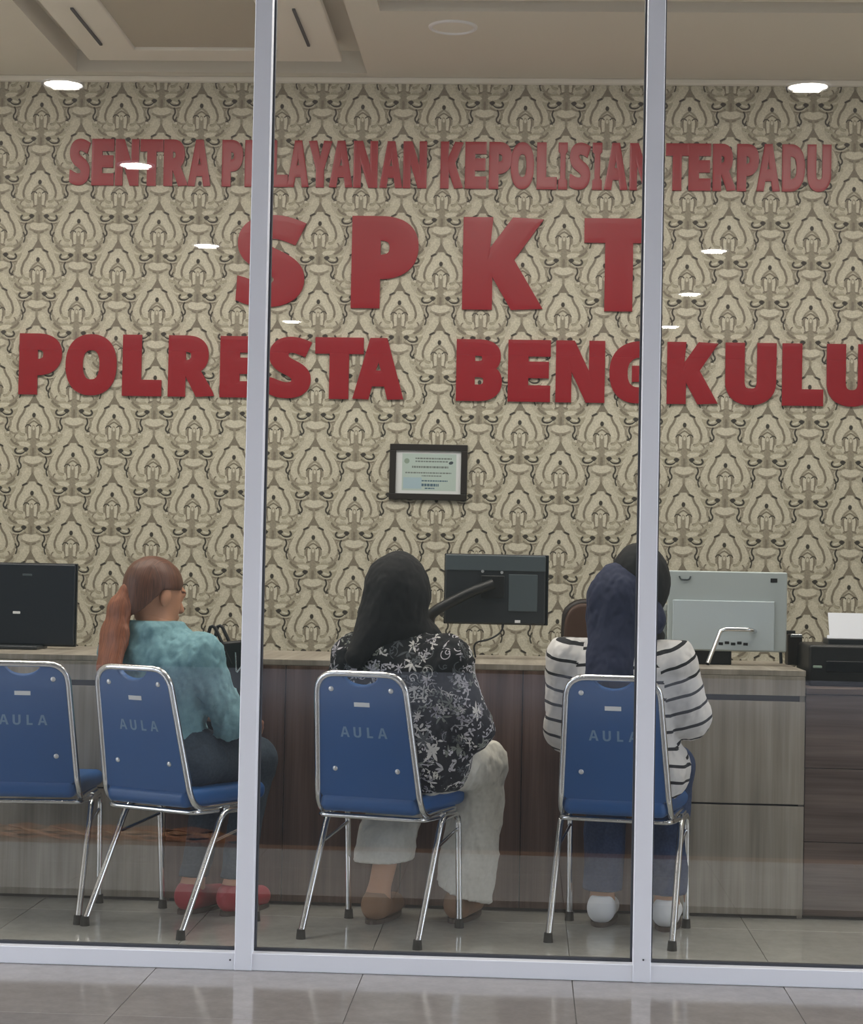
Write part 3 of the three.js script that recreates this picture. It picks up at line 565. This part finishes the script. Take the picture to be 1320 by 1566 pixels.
function garment(list, k, grow, amp, clip, cell = 0.01) {
  const f0 = field(list, k, grow), f = (x, y, z) => { let d = f0(x, y, z); if (d < 0.06) d += folds(x, y, z, amp); return clip ? Math.max(d, clip(x, y, z)) : d; };
  return nets(f, bounds(list, grow + 0.03), cell);
}
function shoes(fig, mat, root, name, hgt = 0.05) {
  for (const a of [fig.j.ankleR, fig.j.ankleL]) {
    const l = [cap([a[0], 0.05, a[2] + 0.022], [a[0], 0.04, a[2] - 0.15], 0.042, 0.036), ell([a[0], hgt + 0.02, a[2] + 0.01], [0.04, 0.045, 0.05])];
    mesh(name, nets((x, y, z) => Math.max(field(l, 0.03)(x, y, z), 0.004 - y, y - hgt - 0.05), bounds(l, 0.02), 0.006), mat, root);
    const sole = new THREE.ExtrudeGeometry(new THREE.Shape([...Array(28)].map((_, i) => { const t = i / 28 * 6.2832, c = Math.cos(t); return new THREE.Vector2((0.041 - 0.004 * c) * Math.sin(t), 0.13 * c); })), { depth: 0.014, bevelEnabled: false }); sole.rotateX(-Math.PI / 2); sole.translate(a[0], 0.001, a[2] - 0.064); mesh('shoe_sole', sole, M.rubberSole, root);
  }
}
M.rubberSole = std({ color: 0x4b4038, roughness: 0.8 });
const skinTone = c => { const m = M.skin.clone(); m.color.set(c); return m; };
function seat(i, label) { const [x, z, a] = chairs[i]; return thing('person', label, 'person', [x, 0, z], -a * D2R); }
{ // woman in teal, head turned to the side
  const root = seat(1, 'seated woman in teal jacket with long brown ponytail and red shoes');
  const fig = figure({ pelvis: [-0.035, 0.545, -0.005], chest: [-0.045, 0.82, 0.03], neck: [-0.07, 0.945, 0.035], head: [-0.085, 1.065, 0.02], headYaw: -17 * D2R, headPitch: -12 * D2R, shoulderR: [0.115, 0.875, 0.03], shoulderL: [-0.21, 0.875, 0.04], elbowR: [0.16, 0.66, -0.08], wristR: [0.11, 0.655, -0.22], elbowL: [-0.255, 0.65, -0.04], wristL: [-0.1, 0.655, -0.2], hipR: [0.06, 0.535, 0], hipL: [-0.12, 0.535, 0], kneeR: [0.09, 0.515, -0.32], kneeL: [-0.07, 0.515, -0.32], ankleR: [0.06, 0.09, -0.25], ankleL: [-0.07, 0.09, -0.19] });
  mesh('body', fig.bodyGeo, skinTone(0xc08a6c), root);
  const tl = [...fig.torso, ...fig.armR, ...fig.armL, ell([-0.068, 0.955, 0.045], [0.082, 0.034, 0.075])];
  mesh('jacket', clothUV(garment(tl, 0.03, 0.014, 0.009, (x, y, z) => Math.max(y - 0.982, 0.475 - y)), 3), M.teal, root);
  mesh('trousers', clothUV(garment([ell(fig.j.pelvis, [0.16, 0.115, 0.13]), ...fig.legR, ...fig.legL], 0.03, 0.012, 0.004, (x, y, z) => Math.max(0.12 - y, y - 0.64)), 4), M.jeansGrey, root);
  shoes(fig, M.shoeRed, root, 'shoe');
  const h = fig.h, hl = [ell(h.p(0, 0.028, 0.018), [0.09, 0.097, 0.104], h.q), ell(h.p(0, -0.04, 0.055), [0.066, 0.07, 0.055], h.q)];
  const hairCut = (x, y, z) => { const q = h.inv(x, y, z); return Math.max(-0.055 - q.z - (q.y > 0.045 ? 0.05 : 0), q.z < 0.03 ? -(q.y - 0.012) - 0.2 * (q.z - 0.03) : -(q.y - 0.012 + (q.z - 0.03) * 1.7)); };
  const hair = mesh('hair', clothUV(garment(hl, 0.03, 0, 0.0015, hairCut, 0.005), 4), M.hair, root);
  const b = h.p(-0.01, -0.02, 0.1), t1 = h.p(-0.02, -0.075, 0.115), t2 = [t1[0] + 0.0, 0.93, 0.155], t3 = [t1[0] + 0.012, 0.83, 0.19];
  const tail = [cap(b, t1, 0.036, 0.044, 0.7), cap(t1, t2, 0.044, 0.055, 0.55), cap(t2, t3, 0.055, 0.05, 0.45)];
  mesh('ponytail', clothUV(garment(tail, 0.02, 0, 0.004, null, 0.005), 4), M.hairEnd, hair).userData.label = 'long copper dyed ponytail';
}
{ // woman in floral top and black headscarf
  const root = seat(2, 'seated woman in black and white floral top, black headscarf and cream trousers');
  const fig = figure({ pelvis: [0.05, 0.55, -0.01], chest: [0.06, 0.82, 0.01], neck: [0.04, 0.955, 0.01], head: [0.03, 1.085, -0.005], headYaw: 4 * D2R, headPitch: -12 * D2R, shoulderR: [0.215, 0.875, 0.03], shoulderL: [-0.1, 0.875, 0.03], elbowR: [0.27, 0.665, -0.03], wristR: [0.19, 0.64, -0.22], elbowL: [-0.165, 0.65, -0.02], wristL: [-0.06, 0.64, -0.22], hipR: [0.14, 0.545, 0], hipL: [-0.04, 0.545, 0], kneeR: [0.215, 0.52, -0.33], kneeL: [-0.05, 0.52, -0.34], ankleR: [0.155, 0.085, -0.305], ankleL: [-0.085, 0.085, -0.17] });
  mesh('body', fig.bodyGeo, skinTone(0xb98a6a), root);
  const tl = [...fig.torso, ...fig.armR.map(s => ({ ...s, ra: s.ra + 0.012, rb: s.rb + 0.014 })), ...fig.armL.map(s => ({ ...s, ra: s.ra + 0.012, rb: s.rb + 0.014 })), ell([0.06, 0.68, -0.02], [0.17, 0.2, 0.12]), ell([0.08, 0.56, -0.05], [0.18, 0.13, 0.14])];
  mesh('floral_top', clothUV(garment(tl, 0.035, 0.016, 0.008, (x, y, z) => Math.max(y - 0.985, 0.46 - y)), 2.3), M.floral, root);
  const wide = (a, b, c) => [cap(a, b, 0.09, 0.078), cap(b, c, 0.078, 0.09)];
  const pl = [...wide(fig.j.hipR, fig.j.kneeR, [0.17, 0.08, -0.305]), ...wide(fig.j.hipL, fig.j.kneeL, [-0.085, 0.17, -0.18])];
  mesh('trousers', clothUV(garment(pl, 0.03, 0.008, 0.007, (x, y, z) => Math.max((x > 0.04 ? 0.1 - 0.35 * (x - 0.16) : 0.2) - y, y - 0.6)), 4), M.cream, root);
  shoes(fig, M.shoeTan, root, 'shoe');
  const h = fig.h, hd = [ell(h.p(0, 0.022, 0.012), [0.098, 0.112, 0.116], h.q), cap(h.p(0, -0.03, 0.02), [0.03, 0.99, 0.025], 0.1, 0.094), { ...cap([-0.015, 1.0, 0.06], [-0.055, 0.885, 0.125], 0.062, 0.034), k: 0.05 }, ell([0.04, 0.955, -0.04], [0.12, 0.06, 0.1])];
  const face = ell(h.p(0, -0.01, -0.135), [0.06, 0.085, 0.075], h.q);
  mesh('headscarf', clothUV(garment(hd, 0.05, 0.002, 0.0035, (x, y, z) => -dist(face, x, y, z), 0.007), 4), M.hijabBlack, root);
}
{ // woman in striped sweater and navy scarf
  const root = seat(3, 'seated woman in white sweater with black stripes, navy scarf and white shoes');
  const fig = figure({ pelvis: [0.0, 0.55, -0.01], chest: [-0.005, 0.83, 0.03], neck: [0.02, 0.965, 0.015], head: [0.05, 1.135, -0.01], headYaw: -8 * D2R, headPitch: -8 * D2R, shoulderR: [0.16, 0.885, 0.02], shoulderL: [-0.17, 0.885, 0.03], elbowR: [0.21, 0.7, -0.05], wristR: [0.15, 0.72, -0.17], elbowL: [-0.195, 0.655, -0.03], wristL: [-0.14, 0.67, -0.15], hipR: [0.1, 0.545, 0], hipL: [-0.09, 0.545, 0], kneeR: [0.13, 0.52, -0.27], kneeL: [-0.085, 0.52, -0.265], ankleR: [0.135, 0.09, -0.15], ankleL: [-0.08, 0.09, -0.155] });
  mesh('body', fig.bodyGeo, skinTone(0xb98a6a), root);
  const grown = (l, a) => l.map(s => ({ ...s, ra: s.ra + a, rb: s.rb + a }));
  const aR = grown(fig.armR, 0.014), aL = grown(fig.armL, 0.014), tl = [...fig.torso, ...aR, ...aL, ell([0.0, 0.66, -0.01], [0.15, 0.18, 0.115]), ell([0.01, 0.535, -0.04], [0.2, 0.13, 0.15])];
  const bones = [{ ...cap(fig.j.pelvis, fig.j.chest, 0.13, 0.13), up: true, wav: true }, { ...cap(fig.j.chest, fig.j.neck, 0.11, 0.07), up: true }, { ...aR[0], s0: 0.02 }, { ...aR[1], s0: 0.0 }, { ...aL[0], s0: 0.01 }, { ...aL[1], s0: 0.03 }];
  mesh('striped_sweater', clothUV(garment(tl, 0.03, 0.012, 0.006, (x, y, z) => Math.max(y - 0.955, 0.43 - y)), 19, bones), M.stripe, root);
  mesh('jeans', clothUV(garment([ell(fig.j.pelvis, [0.15, 0.09, 0.12]), ...fig.legR, ...fig.legL].map(s => s.rb ? { ...s, rb: Math.max(s.rb, 0.05) } : s), 0.03, 0.014, 0.004, (x, y, z) => Math.max(0.115 - y, y - (z > -0.14 ? 0.5 : 0.66))), 4), M.jeansBlue, root);
  shoes(fig, M.shoeWhite, root, 'shoe');
  const h = fig.h, hd = [ell(h.p(0, 0.022, 0.01), [0.092, 0.106, 0.11], h.q), cap(h.p(0, -0.03, 0.0), [0.025, 1.0, 0.01], 0.082, 0.075), ell([0.02, 0.965, -0.02], [0.11, 0.05, 0.1])];
  const face = ell(h.p(0, -0.01, -0.13), [0.058, 0.082, 0.075], h.q);
  mesh('head_cover', clothUV(garment(hd, 0.05, 0.002, 0.003, (x, y, z) => -dist(face, x, y, z), 0.007), 4), M.hijabBlack, root);
  const sc = [ell([0.0, 1.095, 0.045], [0.1, 0.105, 0.095]), cap([-0.02, 1.06, 0.06], [-0.025, 0.83, 0.125], 0.083, 0.075, 0.75), cap([-0.02, 1.0, 0.05], [0.09, 1.02, 0.03], 0.06, 0.05)];
  mesh('scarf', clothUV(garment(sc, 0.06, 0.002, 0.005, null, 0.007), 4), M.hijabNavy, root);
}

// ---------------------------------------------------------------- things on and behind the counter
const DZ = -1.45;
{ // monitor on an arm, seen from behind
  const a = atZ(680, 846, DZ), b = atZ(838, 957, DZ), w = b.x - a.x, h = a.y - b.y, cx = (a.x + b.x) / 2, cy = (a.y + b.y) / 2;
  const g = thing('computer_monitor', 'dark monitor seen from behind on a black swing arm beside the black headscarf', 'monitor', [cx, CT, DZ]);
  const y = cy - CT;
  mesh('bezel', box(-w / 2, w / 2, y - h / 2, y + h / 2, -0.03, -0.012, 0.004), M.blackGloss, g);
  const shell = mesh('rear_shell', box(-w / 2 + 0.004, w / 2 - 0.012, y - h / 2 + 0.004, y + h / 2 - 0.004, -0.014, 0.008, 0.006), M.darkGrey, g);
  mesh('top_band', box(-w / 2 + 0.004, w / 2 - 0.012, y + h / 2 - 0.062, y + h / 2 - 0.004, 0.002, 0.012, 0.004), M.midGrey, shell);
  mesh('side_panel', box(0.045, w / 2 - 0.04, y - h / 2 + 0.05, y + h / 2 - 0.072, 0.004, 0.011, 0.003), M.midGrey, shell);
  for (const [x, yy] of [[-0.05, 0.065], [0.02, 0.062], [-0.05, -0.005], [0.02, -0.005]]) { const s = cyl(0.0055, 0.006, 12); s.rotateX(Math.PI / 2); s.translate(x, y + yy, 0.012); mesh('screw', s, M.rivet, shell); }
  mesh('port_label', box(0.07, 0.09, y - h / 2 + 0.008, y - h / 2 + 0.018, 0.006, 0.009, 0.001), M.sticker, shell);
  mesh('mount_plate', box(-0.055, 0.03, y - 0.03, y + 0.05, 0.007, 0.02, 0.003), M.black, g);
  mesh('swing_arm', tube([V(-0.01, y + 0.02, 0.035), V(-0.09, y - 0.01, 0.05), V(-0.21, y - 0.075, 0.05), V(-0.24, y - 0.1, 0.03), V(-0.24, 0.0, 0.03)], 0.02, 0.04, 60), M.black, g);
  mesh('arm_base', box(-0.29, -0.19, 0, 0.025, -0.03, 0.09, 0.005), M.black, g);
  mesh('cable', tube([V(0.03, y - h / 2 + 0.02, -0.005), V(0.025, y - h / 2 - 0.025, 0.0), V(-0.02, y - h / 2 - 0.055, 0.02), V(-0.08, y - h / 2 - 0.065, 0.03), V(-0.07, 0.005, 0.02)], 0.0035, 0.035, 60), M.black, g);
}
{ // left monitor
  const b = atZ(117, 990, DZ), t = atZ(117, 862, DZ), h = t.y - b.y, w = 0.5, cx = t.x - w / 2 * Math.cos(0.05);
  const g = thing('computer_monitor', 'dark flat monitor seen from behind, standing low on the worktop before the empty chair', 'monitor', [cx, CT, DZ], 0.05);
  const y = (b.y + t.y) / 2 - CT;
  mesh('bezel', box(-w / 2, w / 2, y - h / 2, y + h / 2, -0.03, -0.012, 0.004), M.blackGloss, g);
  const s = mesh('rear_shell', box(-w / 2 + 0.006, w / 2 - 0.006, y - h / 2 + 0.006, y + h / 2 - 0.004, -0.014, 0.006, 0.006), M.navyGloss, g);
  mesh('stand_column', box(-0.05, 0.05, 0.01, y - h / 2 + 0.03, -0.02, 0.0, 0.004), M.black, g);
  mesh('stand_foot', box(-0.13, 0.13, 0, 0.014, -0.09, 0.1, 0.005), M.darkGrey, g);
  mesh('label_plate', box(0.018, 0.045, y - 0.035, y - 0.026, 0.005, 0.008, 0.001), M.sticker, s);
  mesh('badge', box(0.05, 0.085, y + 0.105, y + 0.113, 0.005, 0.0075, 0.001), M.midGrey, s);
}
{ // all-in-one computer on a bent tube
  const z = -1.36, a = atZ(1022, 872, z), b = atZ(1203, 998, z), w = b.x - a.x, h = a.y - b.y, cx = (a.x + b.x) / 2, y = (a.y + b.y) / 2 - CT;
  const g = thing('all_in_one_computer', 'pale grey all-in-one computer seen from behind, propped on a bent chrome tube', 'computer', [cx, CT, z]);
  const body = mesh('rear_shell', box(-w / 2, w / 2, y - h / 2, y + h / 2, -0.035, 0, 0.006), M.aioBody, g);
  mesh('screen_glass', box(-w / 2 + 0.004, w / 2 - 0.004, y - h / 2 + 0.004, y + h / 2 - 0.004, -0.042, -0.034, 0.002), M.blackGloss, g);
  mesh('lower_cover', box(-w / 2 + 0.018, w / 2 - 0.045, y - h / 2 + 0.004, y + h / 2 - 0.105, -0.004, 0.007, 0.003), M.aioPanel, body);
  mesh('grip', tube([V(-w / 2 + 0.04, y + h / 2 - 0.02, 0.002), V(-w / 2 + 0.045, y + h / 2 - 0.032, 0.003), V(-w / 2 + 0.075, y + h / 2 - 0.032, 0.003), V(-w / 2 + 0.08, y + h / 2 - 0.02, 0.002)], 0.003, 0.008, 30), M.midGrey, body);
  mesh('badge', box(w / 2 - 0.06, w / 2 - 0.036, y + h / 2 - 0.037, y + h / 2 - 0.022, 0, 0.002, 0.0005), M.black, body);
  mesh('side_vent', box(-w / 2 - 0.002, -w / 2 + 0.004, y + h / 2 - 0.085, y + h / 2 - 0.022, -0.02, 0.001, 0.001), M.sticker, body);
  for (let k = 0; k < 5; k++) mesh('port', box(-0.03 + k * 0.022, -0.014 + k * 0.022, y - h / 2 + 0.022 + 0.004 * (k % 2), y - h / 2 + 0.032 + 0.004 * (k % 2), 0.004, 0.0085, 0.001), M.black, body);
  const p = (px, py, zz) => { const q = atZ(px, py, z + zz); return V(q.x - cx, q.y - CT, zz); };
  const foot = p(1082, 1022, 0.13); foot.y = 0.009;
  mesh('prop_tube', tube([foot, p(1103, 962, 0.045), p(1148, 963, 0.03), V(p(1148, 963, 0.03).x + 0.02, y - 0.07, 0.004)], 0.008, 0.02, 50), M.chrome, g);
  mesh('front_rest', box(-w / 2 + 0.03, 0.02, 0, y - h / 2 + 0.006, -0.05, -0.02, 0.004), M.black, g);
}
{ // grey file box beside it
  const z = -1.38, a = atZ(985, 923, z), b = atZ(1019, 990, z);
  const g = thing('file_box', 'small pale grey file box standing left of the all-in-one computer', 'box', [(a.x + b.x) / 2, CT, z]); const w = (b.x - a.x) / 2;
  mesh('box_shell', box(-w, w, 0, a.y - CT - 0.02, -0.12, 0, 0.004), std({ color: 0x8d9594, roughness: 0.6 }), g); mesh('box_lid', box(-w - 0.002, w + 0.002, a.y - CT - 0.024, a.y - CT, -0.123, 0.003, 0.005), std({ color: 0xb9bfbd, roughness: 0.6 }), g);
}
{ // printer on the low cabinet
  const z = -1.2, x0 = atZ(1237, 1020, z).x, y1 = atZ(1290, 987, z).y, base = 0.786;
  const g = thing('printer', 'black desktop printer with white paper in its top tray on the low side cabinet', 'printer', [x0 + 0.21, base, z - 0.15]); const H = y1 - base;
  mesh('printer_body', box(-0.21, 0.21, 0.0, H, -0.16, 0.15, 0.012), M.black, g);
  mesh('output_slot', box(-0.15, 0.16, H * 0.35, H * 0.62, 0.14, 0.154, 0.003), M.blackGloss, g);
  mesh('power_key', box(-0.195, -0.165, H * 0.44, H * 0.5, 0.148, 0.156, 0.002), std({ color: 0x9fb5a6, roughness: 0.4 }), g);
  const tray = mesh('paper_tray', box(-0.13, 0.17, H - 0.002, H + 0.02, -0.06, 0.06, 0.004), M.darkGrey, g);
  const sg = box(-0.118, 0.16, 0, 0.11, -0.002, 0.002, 0.0005); sg.rotateX(-0.5); sg.translate(0, H + 0.012, 0.02); mesh('paper_sheet', sg, M.paper, tray);
  const sb = box(-0.128, -0.085, 0, 0.04, -0.002, 0.004, 0.001); sb.rotateX(-0.5); sb.translate(0, H - 0.006, 0.035); mesh('paper_guide', sb, M.paper, tray);
}
{ // receipt stand left of the printer
  const z = -1.5, a = atZ(1199, 964, z), b = atZ(1242, 1030, z), w = (b.x - a.x);
  const g = thing('desk_organiser', 'dark desk organiser with a metal clip bar between computer and printer', 'organiser', [(a.x + b.x) / 2, CT, z]);
  const H = a.y - CT; g.position.x -= 0.02;
  mesh('organiser_box', box(-w * 0.2, w * 0.3, 0, H - 0.012, -0.05, 0.03, 0.004), M.leatherDark, g);
  mesh('top_bar', box(-w * 0.5, w * 0.1, H - 0.014, H, -0.02, 0.0, 0.003), M.black, g);
  mesh('metal_clip', box(-w * 0.12, w * 0.29, H - 0.024, H - 0.012, 0.028, 0.034, 0.002), M.chrome, g);
  mesh('prop_leg', tube([V(-w * 0.4, 0.004, 0.01), V(-w * 0.44, H - 0.01, -0.01)], 0.006, 0, 4), M.darkGrey, g);
}
{ // office chair behind the counter
  const z = -2.1, a = atZ(858, 922, z), b = atZ(945, 1010, z), cx = (a.x + b.x) / 2 + 0.0;
  const g = thing('office_chair', 'brown leather office chair with a dark rim standing behind the counter', 'chair', [cx, 0, z - 0.2], 0.1); const top = a.y, w = (b.x - a.x) / 2;
  const sh = new THREE.Shape(); sh.moveTo(-w * 1.1, 0.55); sh.lineTo(-w, top - 0.08); sh.quadraticCurveTo(-w * 0.95, top, -w * 0.45, top); sh.lineTo(w * 0.45, top); sh.quadraticCurveTo(w * 0.95, top, w, top - 0.08); sh.lineTo(w * 1.1, 0.55); sh.closePath();
  const bg = new THREE.ExtrudeGeometry(sh, { depth: 0.05, bevelEnabled: true, bevelSize: 0.012, bevelThickness: 0.012, bevelSegments: 3 }); bg.translate(0, -0.012, 0.2);
  const bk = mesh('backrest', bg, M.leatherBrown, g);
  mesh('rim', tube([V(-w * 1.1, 0.55, 0.225), V(-w, top - 0.03, 0.225), V(-w * 0.6, top + 0.0, 0.225), V(w * 0.6, top + 0.0, 0.225), V(w, top - 0.03, 0.225), V(w * 1.1, 0.55, 0.225)], 0.02, 0.07, 60), M.leatherDark, bk);
  mesh('seat', box(-0.23, 0.23, 0.44, 0.52, -0.25, 0.2, 0.03), M.leatherBrown, g);
  const p = cyl(0.03, 0.36); p.translate(0, 0.26, 0); mesh('gas_column', p, M.chrome, g);
  for (let k = 0; k < 5; k++) { const t = k * 1.2566, l = mesh('star_leg', tube([V(0, 0.09, 0), V(0.26 * Math.sin(t), 0.06, 0.26 * Math.cos(t))], 0.018, 0, 4), M.black, g); const c = new THREE.SphereGeometry(0.028, 12, 8); c.translate(0.26 * Math.sin(t), 0.028, 0.26 * Math.cos(t)); mesh('caster', c, M.black, l); }
}
{ // handbag on the lap of the woman in teal
  const [cx0, cz0, ang] = chairs[1], root = thing('handbag', 'black leather handbag with upright handles on the lap of the woman in teal', 'bag', [0, 0, 0]);
  const p = atZ(345, 1060, -0.93); root.position.set(p.x, 0.605, p.z); root.rotation.y = -0.2;
  const bw = 0.1, sh = new THREE.Shape(); sh.moveTo(-bw, 0); sh.lineTo(bw, 0); sh.quadraticCurveTo(bw + 0.01, 0.12, bw * 0.85, 0.29); sh.lineTo(-bw * 0.8, 0.27); sh.quadraticCurveTo(-bw - 0.01, 0.12, -bw, 0);
  const bg = new THREE.ExtrudeGeometry(sh, { depth: 0.06, bevelEnabled: true, bevelSize: 0.012, bevelThickness: 0.014, bevelSegments: 4 }); bg.translate(0, 0.012, -0.03); mesh('bag_body', bg, M.bagBlack, root);
  for (const z of [-0.03, 0.04]) mesh('handle', tube([V(-0.075, 0.22, z), V(-0.045, 0.355, z), V(-0.03, 0.355, z), V(0.035, 0.23, z)], 0.006, 0.02, 30), M.bagBlack, root);
  mesh('zip_trim', tube([V(0.05, 0.27, 0.046), V(0.055, 0.2, 0.048), V(0.085, 0.24, 0.046)], 0.003, 0.006, 20), M.chrome, root);
  const ring = new THREE.TorusGeometry(0.022, 0.004, 8, 24); ring.scale(0.6, 1.2, 1); ring.translate(0.02, 0.02, 0.06); mesh('strap_ring', ring, M.chrome, root);
}

shade(scene);
renderer.render(scene, camera);
